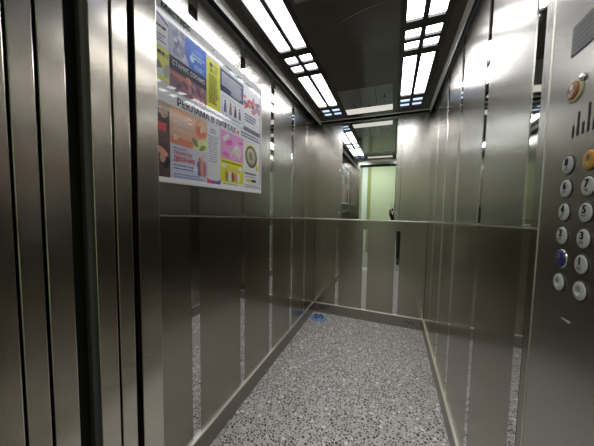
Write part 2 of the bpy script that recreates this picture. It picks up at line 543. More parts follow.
def light_column(x0, x1, xs, label):
    xs = [(a + 0.003, b - 0.003) for a, b in xs]
    root = empty('ceiling_light', ((x0 + x1) / 2, 1.5, ZC), label, 'ceiling light', 'recessed light columns')
    f = MB()
    ycuts = [0.545]
    for a, b, _ in CELLS: ycuts += [a, b]
    ycuts.append(2.450)
    for i in range(0, len(ycuts), 2):
        f.box(x0 + 0.0003, x1 - 0.0003, ycuts[i], ycuts[i + 1], ZC - 0.0005, ZC + 0.012, M['ceil_frame'])
    xc = [x0 + 0.0003, xs[0][0], xs[0][1], xs[1][0], xs[1][1], x1 - 0.0003]
    for (a, b, _) in CELLS:
        for i in (0, 2, 4):
            f.box(xc[i], xc[i + 1], a, b, ZC - 0.0005, ZC + 0.012, M['ceil_frame'])
    f.build('frame', root)
    for (a, b, lit) in CELLS:
        for (xa, xb) in xs:
            d = bx('diffuser', xa - 0.004, xb + 0.004, a - 0.004, b + 0.004, ZC + 0.0125, ZC + 0.018, M['diff'] if lit else M['diff_dim'], root)
            d['label'] = 'glowing white diffuser' if lit else 'weakly lit bluish square diffuser'
    return root


light_column(LX0, LX1, ((-0.663, -0.585), (-0.567, -0.489)), 'long recessed light column in the ceiling above the advert board')
light_column(RX0, RX1, ((0.027, 0.105), (0.123, 0.201)), 'long recessed light column in the ceiling above the button panel')


def vent(y0, y1, ys0, ys1, label):
    """grey sheet with two grooves and latch slots, pale strip at its outer end"""
    root = empty('vent_panel', (-0.2375, (y0 + y1) / 2, ZC), label, 'ceiling vent', 'ceiling vent panels')
    x0, x1 = -0.4435, -0.0315
    g = [x0, -0.284, -0.159, x1]
    for i in range(3):
        bx('sheet', g[i] + (0.002 if i else 0), g[i + 1] - (0.002 if i < 2 else 0), y0, y1, ZC - 0.0005, ZC + 0.012, M['vent'], root)
    bx('backing', x0, x1, y0, y1, ZC + 0.012, ZC + 0.018, M['dark'], root)
    sy = 1 if ys0 > y0 else -1
    base = y1 if sy > 0 else y0
    for (xx, dy) in ((-0.352, 0.055), (-0.226, 0.02), (-0.094, 0.165)):
        m = MB()
        yb_ = base - sy * dy
        m.box(xx - 0.0035, xx + 0.0035, *sorted((yb_, yb_ - sy * 0.05)), ZC - 0.003, ZC - 0.0004, M['dark'])
        m.box(xx - 0.012, xx + 0.012, *sorted((yb_, yb_ + sy * 0.008)), ZC - 0.003, ZC - 0.0004, M['dark'])
        m.build('latch', root)['label'] = 'dark t-shaped latch'
    bx('pale_strip', x0, x1, min(ys0, ys1) + 0.001, max(ys0, ys1) - 0.001, ZC - 0.0005, ZC + 0.012, M['pale_glow'], root)['label'] = 'pale strip with an added weak glow'
    return root


vent(1.9455, 2.315, 2.318, 2.4445, 'grey three-part ceiling vent with a pale strip, next to the mirror wall')
vent(0.700, 1.0595, 0.5705, 0.697, 'grey three-part ceiling vent with a pale strip, at the doorway end, seen in the mirror')

# ------------------------------------------------------------------ front wall, doors and landing frame
JX, JR, ZH = -0.590, 0.312, 2.0
wf = MB().box(XL - 0.03, JX, 0.416, YF, 0, 2.15, M['steel_door'], 0.0015).box(JX, JR, 0.416, YF, ZH, 2.15, M['steel'], 0.0015) \
    .box(JR, XR + 0.04, 0.416, YF - 0.002, 0, 2.15, M['steel_door']).build('wall_front')
struct(wf, 'front return wall of brushed steel beside the doorway', 'wall')
dk = MB().box(XL - 0.2, JX - 0.03, 0.19, 0.416, 0, 2.3, M['dark']).box(JR + 0.03, XR + 0.4, 0.19, 0.416, 0, 2.3, M['dark']) \
    .box(JX - 0.03, JR + 0.03, 0.207, 0.41, ZH + 0.03, 2.3, M['dark']).build('wall_shaft')
struct(dk, 'black shaft recess between the car and landing doors', 'wall')


def door(name, leaves, label):
    root = empty(name, (JX - 0.2, (leaves[0][0] + leaves[-1][1]) / 2, 0))
    struct(root, label, 'door')
    for (ya, yb_, xo) in leaves:
        l = bx('door_leaf', JX - 0.029, JX + xo, ya, yb_, 0.012, ZH + 0.02, M['steel_door'], root, 0.0018)
    return root


door('door_1', [(0.3195, 0.3595, 0.0), (0.3640, 0.3998, 0.0)], 'open car door, two brushed steel leaf edges stacked at the left of the doorway')
MB().box(JX - 0.029, JX - 0.012, 0.312, 0.321, 0.012, ZH, M['plaque']).build('trim_6')  # dark grey strip drawing the sheen beside the black gap
struct(bpy.data.objects['trim_6'], 'dark grey strip added for the sheen on the edge of the car door', 'trim')
door('door_2', [(0.2040, 0.2360, 0.0), (0.2405, 0.2800, 0.0)], 'open landing door, two brushed steel leaf edges stacked nearest the corridor')
fr = MB().box(JX - 0.06, JX, 0.09, 0.2005, 0, ZH + 0.02, M['steel_door'], 0.002).box(JR, JR + 0.06, 0.09, 0.2005, 0, ZH + 0.02, M['steel_door'], 0.002) \
    .box(JX - 0.06, JR + 0.06, 0.09, 0.2005, ZH + 0.02, ZH + 0.10, M['steel_door'], 0.002).build('trim_7')
struct(fr, 'brushed steel frame around the landing doorway', 'trim')
sl = MB().box(JX - 0.03, JR + 0.03, 0.195, 0.300, -0.03, 0.0, M['bead']).box(JX - 0.03, JR + 0.03, 0.302, 0.42, -0.03, 0.0, M['bead']).build('trim_8')
struct(sl, 'grooved steel door sills', 'trim')

# ------------------------------------------------------------------ corridor
HY = -1.75
hf = bx('floor_corridor', -2.2, 2.0, HY, 0.195, -0.05, -0.001, M['hall_floor']); struct(hf, 'grey corridor floor outside the lift', 'floor')
hc = bx('ceiling_corridor', -2.2, 2.0, HY, 0.1, 2.60, 2.66, M['hall_white']); struct(hc, 'white corridor ceiling', 'ceiling')
hb = bx('wall_corridor', -2.2, 2.0, HY - 0.1, HY, 0, 2.62, M['green']); struct(hb, 'light green corridor wall facing the lift', 'wall')
hd_ = bx('trim_9', -2.2, 2.0, HY, HY + 0.004, 0, 0.84, M['hall_white']); struct(hd_, 'pale dado added along the corridor wall to cut green reflections', 'trim')  # added to keep the green wall out of the steel reflections
hw = MB().box(-2.2, JX - 0.06, 0.08, 0.19, 0, 2.62, M['green']).box(JR + 0.06, 2.0, 0.08, 0.19, 0, 2.62, M['green']).box(JX - 0.06, JR + 0.06, 0.08, 0.19, ZH + 0.1, 2.62, M['green']).build('wall_landing')
struct(hw, 'green corridor wall around the lift doorway', 'wall')
he = MB().box(-2.3, -2.2, HY, 0.1, 0, 2.62, M['green']).box(2.0, 2.1, HY, 0.1, 0, 2.62, M['green']).build('wall_ends')
struct(he, 'green end walls of the corridor', 'wall')
d3 = MB().box(-1.62, -0.660, HY, HY + 0.03, 0, 2.3, M['hall_white'], 0.004).build('door_3')
struct(d3, 'white corridor door seen in the mirror', 'door')
bx('door_frame', -0.660, -0.572, HY, HY + 0.02, 0, 2.36, M['olive'], d3, 0.004)['label'] = 'olive door frame'
MB().disc((-1.50, HY + 0.03, 1.0), (0, 1, 0), 0.025, 0.045, M['silver'], 20, dome=0.01).build('door_handle', d3)

# ------------------------------------------------------------------ control panel
PX = XR - 0.0015       # face of the panel
cp = empty('control_panel', (XR, 0.60, 0.0), 'brushed steel lift control panel with round buttons on the right wall', 'control panel')
bx('panel', PX, XR + 0.012, YF, 0.7245, BASE + 0.004, 2.095, M['steel'], cp, 0.0008)
bx('panel_edge', PX - 0.0012, XR + 0.012, 0.7248, 0.7272, BASE + 0.004, 2.095, M['bead'], cp)
AX = (-1, 0, 0)


def button(y, z, glyph, kind='grey'):
    face = {'grey': M['btn'], 'blue': M['btn_blue'], 'amber': M['btn_orange'], 'plain': M['btn']}[kind]
    o = MB().disc((PX, y, z), AX, 0.0150, 0.0035, face, 30, 1.12, r_top=0.0138, dome=0.0006).build('button', cp, True)
    lab = {'grey': 'round grey button marked ' + str(glyph), 'blue': 'round dark blue lit button with a pale rim', 'amber': 'round amber alarm button with a bell', 'plain': 'round grey button with a dark symbol'}[kind]
    o['label'] = lab
    ring = MB().disc((PX + 0.0003, y, z), AX, 0.0172, 0.0016, M['silver'] if kind == 'blue' else M['btn_ring'], 30, 1.12, r_top=0.0168).build('collar', o)
    fx = PX - 0.0044
    if kind == 'grey':
        text_mesh('digit', glyph, 0.0190, FR_R, (fx, y, z + 0.0050), M['ink'], o, bold=0.0005)
        br_ = MB()
        rr = random.Random(ord(glyph[0]))
        for (dy, dz) in ((0.0035, -0.005), (0.0035, -0.009), (0.0005, -0.0065), (-0.003, -0.005), (-0.003, -0.0085)):
            if rr.random() < 0.85:
                br_.disc((fx + 0.0002, y + dy, z + dz), AX, 0.0011, 0.0008, M['plaque'], 10)
        br_.build('braille', o)
    elif kind == 'amber':
        m = MB()
        # bell outline
        pts = [(-.0058, 0), (-.0045, .0015), (-.0038, .006), (-.0015, .0085), (.0015, .0085), (.0038, .006), (.0045, .0015), (.0058, 0)]
        m.poly([(fx, y - a, z + 0.0015 + b) for a, b in pts], M['plaque'])
        m.disc((fx + 0.0004, y, z + 0.0002), AX, 0.0014, 0.0006, M['plaque'], 10)
        m.build('bell_symbol', o)
        b2 = MB()
        for (dy, dz) in ((0.006, -0.006), (0.006, -0.010), (0.003, -0.0055), (-0.001, -0.007), (-0.001, -0.010), (-0.005, -0.0055)):
            b2.disc((fx + 0.0002, y + dy, z + dz), AX, 0.0012, 0.0009, M['khaki'], 10)
        b2.build('braille', o)
    elif kind == 'blue':
        m = MB()
        m.disc((fx + 0.0003, y + 0.0008, z + 0.0055), AX, 0.0042, 0.0005, M['btn'], 16)
        m.disc((fx + 0.0001, y + 0.0008, z + 0.0055), AX, 0.0030, 0.0005, M['btn_blue'], 16)
        m.build('key_symbol', o)
        b2 = MB()
        for (ya, yb_, za, zb_) in ((-0.004, 0.004, -0.004, -0.0022), (-0.004, -0.0024, -0.009, -0.003), (0.004, 0.0055, -0.0045, -0.001), (-0.004, 0.0005, -0.0095, -0.008)):
            b2.box(fx - 0.0005, fx + 0.0004, y + ya, y + yb_, z + za, z + zb_, M['silver'])
        b2.build('braille', o)
    else:
        m = MB()
        m.disc((fx + 0.0003, y, z + 0.0045), AX, 0.0058, 0.0004, M['vent'], 18, 0.9)
        m.build('door_symbol', o)
        b2 = MB()
        b2.box(fx - 0.0004, fx + 0.0004, y - 0.005, y + 0.005, z - 0.005, z - 0.0036, M['white'])
        b2.box(fx - 0.0004, fx + 0.0004, y - 0.0012, y + 0.0012, z - 0.0095, z - 0.004, M['white'])
        b2.box(fx - 0.0004, fx + 0.0004, y + 0.004, y + 0.0055, z - 0.0075, z - 0.004, M['white'])
        b2.build('braille', o)
    return o


ZR = [1.272, 1.226, 1.180, 1.1335, 1.0875, 1.040]
for z, g in zip(ZR[:4], '8642'):
    button(0.638, z, g)
button(0.638, ZR[4], '', 'blue')
button(0.636, ZR[5], '', 'plain')
button(0.582, ZR[0], '', 'amber')
for z, g in zip(ZR[1:5], '7531'):
    button(0.580, z, g)
button(0.578, ZR[5], '', 'plain')

# loudspeaker slots
for k, (y, zt) in enumerate(((0.6345, 1.3455), (0.6215, 1.3680), (0.6085, 1.3450), (0.5955, 1.3750), (0.5825, 1.3450), (0.5695, 1.3680), (0.5565, 1.3455))):
    m = MB()
    zb_ = 1.3225 if k in (0, 6) else 1.3235
    m.box(PX - 0.0006, PX + 0.001, y - 0.0026, y + 0.0026, zb_, zt, M['dark'], 0.0005)
    m.build('speaker_slot', cp)['label'] = 'dark vertical loudspeaker slot'

# oval amber emblem with a small lock beside it
em = MB().disc((PX, 0.638, 1.4135), AX, 0.0225, 0.003, M['khaki'], 34, 1.0, r_top=0.0205).build('badge', cp, True)
em['label'] = 'round amber badge with a worn yellowed rim'
MB().disc((PX - 0.003, 0.638, 1.4135), AX, 0.0165, 0.0022, M['amber'], 30, 1.0, r_top=0.0150, dome=0.0008).build('badge_face', em, True)
m = MB()
fx = PX - 0.0064
m.poly([(fx, 0.638 - a, 1.4135 + b) for a, b in ((-.004, .000), (-.0055, .005), (-.003, .010), (0, .0115), (.003, .010), (.0055, .005), (.004, .000))], M['white'])
for (dy, dz, r_) in ((0.006, -0.006, .0018), (0.002, -0.004, .0016), (-0.003, -0.005, .0018), (-0.006, -0.003, .0015), (-0.001, -0.0095, .0016), (0.004, -0.0105, .0014)):
    m.disc((fx + 0.0006, 0.638 + dy, 1.4135 + dz), AX, r_, 0.0006, M['white'], 10)
m.build('badge_symbol', em)
MB().disc((PX, 0.6165, 1.4280), AX, 0.0062, 0.005, M['silver'], 20, 1.0, r_top=0.0050).build('lock', cp, True)['label'] = 'small silver key lock'

pq = bx('plaque', PX - 0.0015, PX + 0.0008, 0.545, 0.6575, 1.4825, 1.5405, M['plaque_rim'], cp, 0.0005)
pq['label'] = 'small grey engraved plaque with rows of text'
bx('plaque_face', PX - 0.0019, PX - 0.0012, 0.5475, 0.655, 1.485, 1.538, M['plaque'], pq)
for r_ in range(5):
    m = MB()
    yy = 0.650
    rr = random.Random(r_ + 3)
    while yy > 0.553:
        w = rr.uniform(0.004, 0.014)
        m.box(PX - 0.0021, PX - 0.0018, max(0.551, yy - w), yy, 1.528 - r_ * 0.0092, 1.531 - r_ * 0.0092, M['plaque_rim'])
        yy -= w + 0.0028
    m.build('text_line', pq)
k = MB().box(PX - 0.0022, PX + 0.0005, 0.600, 0.6205, 0.9700, 0.9738, M['silver'], 0.0006).build('glint_bar', cp)  # small silver bar standing in for a bright glint
k['label'] = 'tiny bright metal bar added for a glint below the buttons'

# ------------------------------------------------------------------ advert board
AB = empty('advert_board', (XL, 0.93, 1.267), 'glazed advertising board with colourful adverts on the left steel wall', 'notice board')
B0, B1, Z0, Z1 = 0.500, 1.3640, 1.267, 1.912
bx('backing', XL, XL + 0.006, B0, B1, Z0, Z1, M['white'], AB)
f = MB()
f.box(XL, XL + 0.014, B0, B1, Z0, Z0 + 0.019, M['white'], 0.0015)
f.box(XL, XL + 0.014, B1 - 0.011, B1, Z0 + 0.019, Z1, M['white'], 0.0015)
f.box(XL, XL + 0.014, B0, B0 + 0.011, Z0 + 0.019, Z1, M['white'], 0.0015)
f.build('frame', AB)
COLC = {}


def ac(col):
    k = tuple(round(c, 3) for c in col)
    if k not in COLC:
        COLC[k] = plain('print_' + '_'.join(str(int(c * 100)) for c in k), col, 0.45, 0, 0.06, 60)
    return COLC[k]


def lin(r, g, b):
    return tuple(min(0.92, 1.95 * (c / 255) ** 2.2) for c in (r, g, b))


SX = XL + 0.0062


def sheet(y0, y1, z0, z1, col, label):
    o = bx('advert', XL + 0.006, SX + 0.0006, y0, y1, z0, z1, ac(col), AB)
    o['label'] = label
    return o


class Art:
    """flat printed shapes on one advert: layered a hair apart"""
    def __init__(self, par, name='picture'):
        self.m = MB(); self.k = 0; self.par = par; self.name = name

    def x(self):
        self.k += 1
        return SX + 0.0007 + 0.00002 * self.k

    def rect(self, y0, y1, z0, z1, col):
        x = self.x(); self.m.poly([(x, y0, z0), (x, y1, z0), (x, y1, z1), (x, y0, z1)], ac(col)); return self

    def poly(self, pts, col):
        x = self.x(); self.m.poly([(x, a, b) for a, b in pts], ac(col)); return self

    def ell(self, cy, cz, ry, rz, col, rot=0.0, n=24):
        pts = []
        for i in range(n):
            a = 2 * math.pi * i / n
            p, q = ry * math.cos(a), rz * math.sin(a)
            pts.append((cy + p * math.cos(rot) - q * math.sin(rot), cz + p * math.sin(rot) + q * math.cos(rot)))
        return self.poly(pts, col)

    def lines(self, y0, y1, ztop, n, step, h, col, seed=1, ragged=0.25):
        r = random.Random(seed)
        for i in range(n):
            yy = y0
            end = y1 - r.random() * ragged * (y1 - y0)
            while yy < end:
                w = min(r.uniform(0.006, 0.02), end - yy)
                self.rect(yy, yy + w, ztop - i * step - h, ztop - i * step, col)
                yy += w + 0.003
        return self

    def done(self):
        return self.m.build(self.name, self.par)


def word(s, y, z, size, col, par, align='LEFT', width=None, bold=0.0):
    return text_mesh('lettering', s, size, FR_L, (SX + 0.0016, y, z), ac(col), par, 0.0002, align, width=width, bold=bold)


GREY = lin(172, 170, 172); INK = lin(45, 45, 55)
# header bar and the middle bar
hd = bx('header_bar', XL + 0.006, SX + 0.004, B0 + 0.002, B1 - 0.002, 1.876, Z1, plain('grey_header', (0.52, 0.515, 0.515), 0.6, 0.0, 0.06, 40, 0.2), AB)
hd['label'] = 'grey header bar with dark lettering'
text_mesh('lettering', 'Мастерс', 0.030, FR_L, (SX + 0.0045, 0.655, 1.896), M['ink'], hd, 0.0002, 'LEFT', width=0.135, bold=0.0009)
MB().disc((SX + 0.004, 0.925, 1.893), (1, 0, 0), 0.0035, 0.0012, M['ink'], 14).build('screw', hd)
md = bx('middle_bar', XL + 0.006, SX + 0.0006, B0 + 0.011, B1 - 0.011, 1.562, 1.612, ac(lin(196, 196, 200)), AB)
md['label'] = 'pale middle bar with large grey lettering'
word('РЕКЛАМА В ЛИФТАХ', 0.722, 1.583, 0.040, lin(62, 62, 70), md, width=0.378, bold=0.0006)
a = Art(md, 'star'); a.poly([(1.122 + (0.015 if i % 2 == 0 else 0.006) * math.sin(i * math.pi / 5), 1.584 + (0.015 if i % 2 == 0 else 0.006) * math.cos(i * math.pi / 5)) for i in range(10)], lin(200, 60, 80)); a.done()
a = Art(md, 'small_print'); a.lines(1.150, 1.345, 1.603, 2, 0.016, 0.010, lin(90, 90, 100), 5, 0.1); a.done()

# --- upper row
s1 = sheet(0.515, 0.6885, 1.754, 1.868, lin(206, 204, 212), 'white advert with a purple slanted edge')
a = Art(s1); a.poly([(0.52, 1.868), (0.642, 1.868), (0.6885, 1.846), (0.6885, 1.836), (0.640, 1.859), (0.52, 1.859)], lin(120, 90, 160))
a.lines(0.53, 0.68, 1.825, 1, 0.02, 0.009, INK, 3, 0.05); a.lines(0.60, 0.68, 1.795, 3, 0.011, 0.006, lin(110, 110, 120), 4); a.done()
s2 = sheet(0.515, 0.6885, 1.636, 1.751, lin(178, 178, 84), 'yellow-green advert with a grey picture')
a = Art(s2); a.rect(0.53, 0.6885, 1.72, 1.735, lin(150, 150, 70)); a.lines(0.56, 0.68, 1.737, 1, .02, .012, INK, 2, 0.05)
for i in range(7): a.ell(0.56 + 0.02 * i, 1.675 + 0.012 * math.sin(i * 2.1), 0.014, 0.026, (lin(150, 146, 130), lin(110, 106, 98), lin(190, 186, 172))[i % 3], i)
a.done()
s3 = sheet(0.692, 0.884, 1.746, 1.862, lin(60, 92, 170), 'blue advert with a grey figure')
a = Art(s3)
a.poly([(0.692, 1.746), (0.790, 1.746), (0.762, 1.800), (0.772, 1.862), (0.692, 1.862)], lin(150, 150, 162))
rr = random.Random(11)
for i in range(16): a.ell(rr.uniform(0.70, 0.765), rr.uniform(1.76, 1.85), rr.uniform(.006, .014), rr.uniform(.006, .016), rr.choice([lin(120, 122, 140), lin(170, 170, 178), lin(96, 98, 118)]), rr.random() * 3)
a.ell(0.832, 1.822, 0.036, 0.014, lin(76, 110, 184), 0.3); a.ell(0.802, 1.788, 0.012, 0.014, lin(150, 180, 220))
a.lines(0.80, 0.875, 1.812, 2, 0.012, 0.006, lin(150, 180, 225), 8); a.lines(0.815, 0.878, 1.772, 2, 0.010, 0.006, lin(130, 170, 225), 9); a.done()
s4 = sheet(0.692, 0.884, 1.622, 1.7455, lin(112, 84, 92), 'dark reddish advert under a black caption')
a = Art(s4); a.rect(0.692, 0.884, 1.697, 1.7455, lin(40, 38, 46))
rr = random.Random(5)
for i in range(26): a.ell(rr.uniform(0.71, 0.87), rr.uniform(1.632, 1.688), rr.uniform(.006, .017), rr.uniform(.006, .014), rr.choice([lin(150, 108, 112), lin(128, 92, 104), lin(96, 66, 78), lin(168, 120, 110), lin(138, 110, 124)]), rr.random() * 3)
a.rect(0.70, 0.78, 1.678, 1.690, lin(176, 104, 90)); a.done()
word('СТАНИС СОСНИС', 0.704, 1.724, 0.024, lin(225, 225, 228), s4, width=0.168, bold=0.0003)
s5 = sheet(0.8865, 0.9765, 1.634, 1.850, lin(214, 216, 48), 'tall yellow advert with dark lettering')
a = Art(s5); a.ell(0.915, 1.826, 0.010, 0.009, lin(60, 70, 80)); a.rect(0.912, 0.918, 1.795, 1.822, lin(60, 70, 80)); a.rect(0.918, 0.924, 1.80, 1.806, lin(60, 70, 80))
a.lines(0.925, 0.965, 1.832, 4, 0.010, 0.005, lin(110, 116, 60), 3)
a.lines(0.900, 0.966, 1.782, 11, 0.0118, 0.0068, lin(84, 88, 40), 12, 0.3); a.done()
s6 = sheet(0.979, 1.1725, 1.746, 1.850, lin(74, 76, 100), 'dark advert crowded with small pale print')
a = Art(s6); a.lines(0.99, 1.165, 1.836, 8, 0.011, 0.006, lin(196, 198, 214), 21, 0.2); a.rect(0.985, 1.06, 1.748, 1.772, lin(56, 60, 96)); a.done()
s7 = sheet(0.979, 1.1725, 1.622, 1.7435, lin(208, 209, 218), 'white advert with a row of small standing figures')
a = Art(s7)
for (p, q, r_, s_) in ((.99, 1.164, 1.724, 1.7265), (.99, 1.164, 1.640, 1.6425), (.99, .9925, 1.640, 1.7265), (1.1615, 1.164, 1.640, 1.7265)): a.rect(p, q, r_, s_, lin(110, 112, 130))
for i, yy in enumerate((1.015, 1.058, 1.098, 1.138)):
    a.ell(yy, 1.706, 0.006, 0.007, lin(70, 60, 66)); a.poly([(yy - 0.012, 1.652), (yy + 0.012, 1.652), (yy + 0.007, 1.698), (yy - 0.007, 1.698)], (lin(80, 84, 110), lin(120, 90, 80), lin(60, 62, 76), lin(90, 80, 96))[i])
a.lines(1.0, 1.15, 1.637, 1, 0.01, 0.006, lin(120, 120, 135), 7); a.done()
s8 = sheet(1.175, 1.352, 1.733, 1.868, lin(186, 186, 194), 'advert with a photo of people in red')
a = Art(s8); rr = random.Random(3)
for i in range(24): a.ell(1.185 + rr.random() * 0.155, 1.742 + rr.random() * 0.07, rr.uniform(.008, .016), rr.uniform(.010, .022), rr.choice([lin(196, 62, 76), lin(70, 66, 80), lin(150, 120, 118), lin(220, 90, 100), lin(100, 98, 112)]), rr.random() * 3)
a.done()
s9 = sheet(1.175, 1.352, 1.614, 1.7305, lin(206, 207, 216), 'white advert with three lines of text above a dark foot')
a = Art(s9); a.lines(1.185, 1.31, 1.712, 3, 0.016, 0.009, lin(80, 82, 104), 4); a.rect(1.175, 1.352, 1.614, 1.638, lin(96, 98, 112)); a.done()

# --- lower row
t1 = sheet(0.515, 0.6885, 1.288, 1.5605, lin(70, 56, 52), 'dark photo advert with a red stripe')
a = Art(t1); a.rect(0.515, 0.6885, 1.535, 1.5605, lin(150, 140, 120))
a.rect(0.515, 0.672, 1.455, 1.485, lin(176, 62, 66)); rr = random.Random(17)
for i in range(26): a.ell(rr.uniform(0.53, 0.675), rr.choice([rr.uniform(1.33, 1.44), rr.uniform(1.495, 1.53)]), rr.uniform(.006, .018), rr.uniform(.01, .026), rr.choice([lin(120, 86, 74), lin(40, 34, 36), lin(160, 130, 112), lin(88, 70, 60), lin(180, 164, 150)]), rr.random() * 3)
a.ell(0.652, 1.382, 0.030, 0.012, lin(184, 130, 110), -0.5); a.done()
t2 = sheet(0.6905, 0.884, 1.4215, 1.5605, lin(218, 140, 112), 'orange advert with a rose and white lettering')
a = Art(t2); a.poly([(0.80, 1.4215), (0.884, 1.4215), (0.884, 1.50), (0.84, 1.47)], lin(222, 206, 120)); a.rect(0.6905, 0.80, 1.4215, 1.45, lin(206, 112, 84))
for (cy, cz, r1, r2_, c, ro) in ((0.852, 1.515, .036, .040, lin(206, 118, 92), .2), (0.862, 1.528, .026, .026, lin(226, 150, 120), .5), (0.846, 1.505, .022, .026, lin(196, 100, 80), -.3), (0.858, 1.512, .014, .018, lin(232, 164, 136), .4), (0.866, 1.500, .012, .010, lin(190, 96, 78), 0), (0.815, 1.452, .022, .011, lin(96, 112, 76), -.8), (0.858, 1.437, .022, .010, lin(112, 126, 80), .5)):
    a.ell(cy, cz, r1, r2_, c, ro)
a.lines(0.705, 0.73, 1.455, 2, 0.010, 0.007, lin(240, 220, 205), 3); a.done()
word('ВАШИ', 0.704, 1.528, 0.020, lin(246, 226, 210), t2, width=0.072)
word('ПОДАРКИ', 0.704, 1.503, 0.022, lin(250, 232, 218), t2, width=0.100, bold=0.0004)
word('ДОМОЙ', 0.704, 1.480, 0.018, lin(248, 228, 212), t2, width=0.070)
t3 = sheet(0.6905, 0.884, 1.288, 1.4195, lin(166, 168, 206), 'lilac advert seeking a yard keeper, red lettering and people')
a = Art(t3)
for (cy, cz, r1, r2_, c) in ((0.838, 1.345, .016, .035, lin(104, 88, 138)), (0.856, 1.352, .013, .040, lin(206, 130, 92)), (0.870, 1.345, .010, .036, lin(150, 100, 120)), (0.840, 1.385, .007, .010, lin(188, 100, 80)), (0.856, 1.395, .007, .010, lin(210, 150, 90)), (0.816, 1.338, .012, .018, lin(214, 212, 230))):
    a.ell(cy, cz, r1, r2_, c)
a.lines(0.703, 0.81, 1.344, 2, 0.013, 0.005, lin(84, 84, 130), 3); a.lines(0.703, 0.87, 1.309, 2, 0.010, 0.005, lin(110, 110, 150), 6); a.done()
word('МСК ЦЕНТР', 0.703, 1.406, 0.012, lin(90, 90, 130), t3, width=0.066)
word('ТРЕБУЕТСЯ', 0.703, 1.388, 0.019, lin(164, 52, 70), t3, width=0.092, bold=0.0003)
word('ДВОРНИК', 0.703, 1.365, 0.025, lin(168, 44, 64), t3, width=0.110, bold=0.0006)
t4 = sheet(0.8865, 0.9765, 1.288, 1.5600, lin(216, 214, 220), 'tall white letter with a red and purple foot')
a = Art(t4); a.lines(0.910, 0.955, 1.540, 2, 0.012, 0.006, lin(110, 110, 122), 2)
a.lines(0.897, 0.966, 1.508, 11, 0.0115, 0.0048, lin(128, 128, 140), 14, 0.3); a.done()
a = Art(t4, 'colour_foot')
a.rect(0.8865, 0.9765, 1.288, 1.303, lin(92, 66, 150)); a.poly([(0.8865, 1.288), (0.925, 1.288), (0.8865, 1.314)], lin(196, 62, 76)); a.poly([(0.9765, 1.288), (0.950, 1.288), (0.9765, 1.318)], lin(84, 58, 140)); a.done()
t5 = sheet(0.979, 1.1725, 1.424, 1.5600, lin(222, 130, 168), 'pink advert with pale swirls')
a = Art(t5); rr = random.Random(8)
for i in range(12): a.ell(rr.uniform(1.0, 1.155), rr.uniform(1.44, 1.545), rr.uniform(.012, .030), rr.uniform(.006, .014), rr.choice([lin(236, 176, 200), lin(206, 88, 140), lin(230, 150, 184), lin(216, 108, 152)]), rr.uniform(-.3, 1))
for i in range(4): a.ell(1.085 + 0.018 * i, 1.478 - 0.006 * i, .008, .022, lin(222, 196, 150), -.4)
a.done()
t6 = sheet(0.979, 1.1725, 1.288, 1.4215, lin(228, 206, 34), 'yellow advert with a group of people and a white foot')
a = Art(t6); a.lines(0.99, 1.165, 1.412, 1, 0.01, 0.007, lin(80, 70, 30), 6, 0.05)
a.ell(1.005, 1.388, .018, .012, lin(240, 238, 225)); a.ell(1.145, 1.388, .020, .012, lin(240, 238, 225))
for i, c in enumerate((lin(150, 96, 72), lin(206, 196, 190), lin(120, 76, 60), lin(186, 120, 96), lin(222, 214, 208))):
    yy = 1.025 + 0.026 * i; a.ell(yy, 1.338, .013, .026, c); a.ell(yy, 1.374, .007, .009, lin(196, 140, 112))
a.rect(0.979, 1.1725, 1.288, 1.306, lin(224, 224, 226)); a.lines(1.0, 1.16, 1.301, 1, 0.008, 0.006, lin(130, 126, 100), 2); a.done()
t7 = sheet(1.175, 1.352, 1.288, 1.5600, lin(218, 218, 222), 'white advert with a big dark and gold round medal')
a = Art(t7); a.ell(1.258, 1.482, .070, .070, lin(206, 188, 92), 0, 40); a.ell(1.257, 1.478, .064, .064, lin(74, 74, 70), 0, 40); a.ell(1.255, 1.480, .050, .050, lin(128, 126, 108), 0, 36)
a.ell(1.25, 1.484, .034, .040, lin(160, 152, 116), .3); a.ell(1.25, 1.480, .020, .026, lin(108, 104, 90), .3); a.ell(1.322, 1.418, .014, .016, lin(206, 170, 40), .4)
a.lines(1.187, 1.315, 1.382, 1, 0.012, 0.010, lin(50, 50, 56), 5, 0.05); a.lines(1.195, 1.31, 1.362, 1, 0.01, 0.006, lin(120, 120, 126), 4)
a.rect(1.205, 1.258, 1.330, 1.345, lin(206, 170, 40)); a.rect(1.258, 1.312, 1.330, 1.345, lin(54, 54, 54)); a.lines(1.187, 1.34, 1.312, 2, 0.010, 0.006, lin(130, 130, 136), 9); a.done()
cv = bx('cover', XL + 0.0105, XL + 0.0125, B0 + 0.011, B1 - 0.011, Z0 + 0.019, 1.876, M['pane'], AB)
cv['label'] = 'clear glossy cover sheet'

# ------------------------------------------------------------------ shoe cover on the floor
sc_ = empty('shoe_cover', (-0.690, 2.43, 0.0), 'crumpled blue plastic shoe cover lying on the floor by the back left corner', 'shoe cover')
rr = random.Random(4)
m = MB(); m.mi(M['blue_film'])
NU, NV = 26, 8
grid = []
for j in range(NV + 1):
    row = []
    t = j / NV
    for i in range(NU):
        a = 2 * math.pi * i / NU
        R_ = (0.086 * (1 - 0.50 * t)) * (1 + 0.10 * math.sin(3 * a + 1) + 0.06 * math.sin(7 * a + 3 * t))
        z = 0.002 + 0.030 * math.sin(math.pi * min(1, t * 1.0) * 0.62) * (0.75 + 0.35 * math.sin(5 * a + 2 * t)) * 0.9
        row.append(m.bm.verts.new((-0.690 + R_ * math.cos(a) * 1.0, 2.43 + R_ * 0.78 * math.sin(a), max(0.0015, z))))
    grid.append(row)
for j in range(NV):
    for i in range(NU):
        m.bm.faces.new([grid[j][i], grid[j][(i + 1) % NU], grid[j + 1][(i + 1) % NU], grid[j + 1][i]])
cen = m.bm.verts.new((-0.690, 2.43, 0.008))
for i in range(NU):
    m.bm.faces.new([grid[NV][i], grid[NV][(i + 1) % NU], cen])
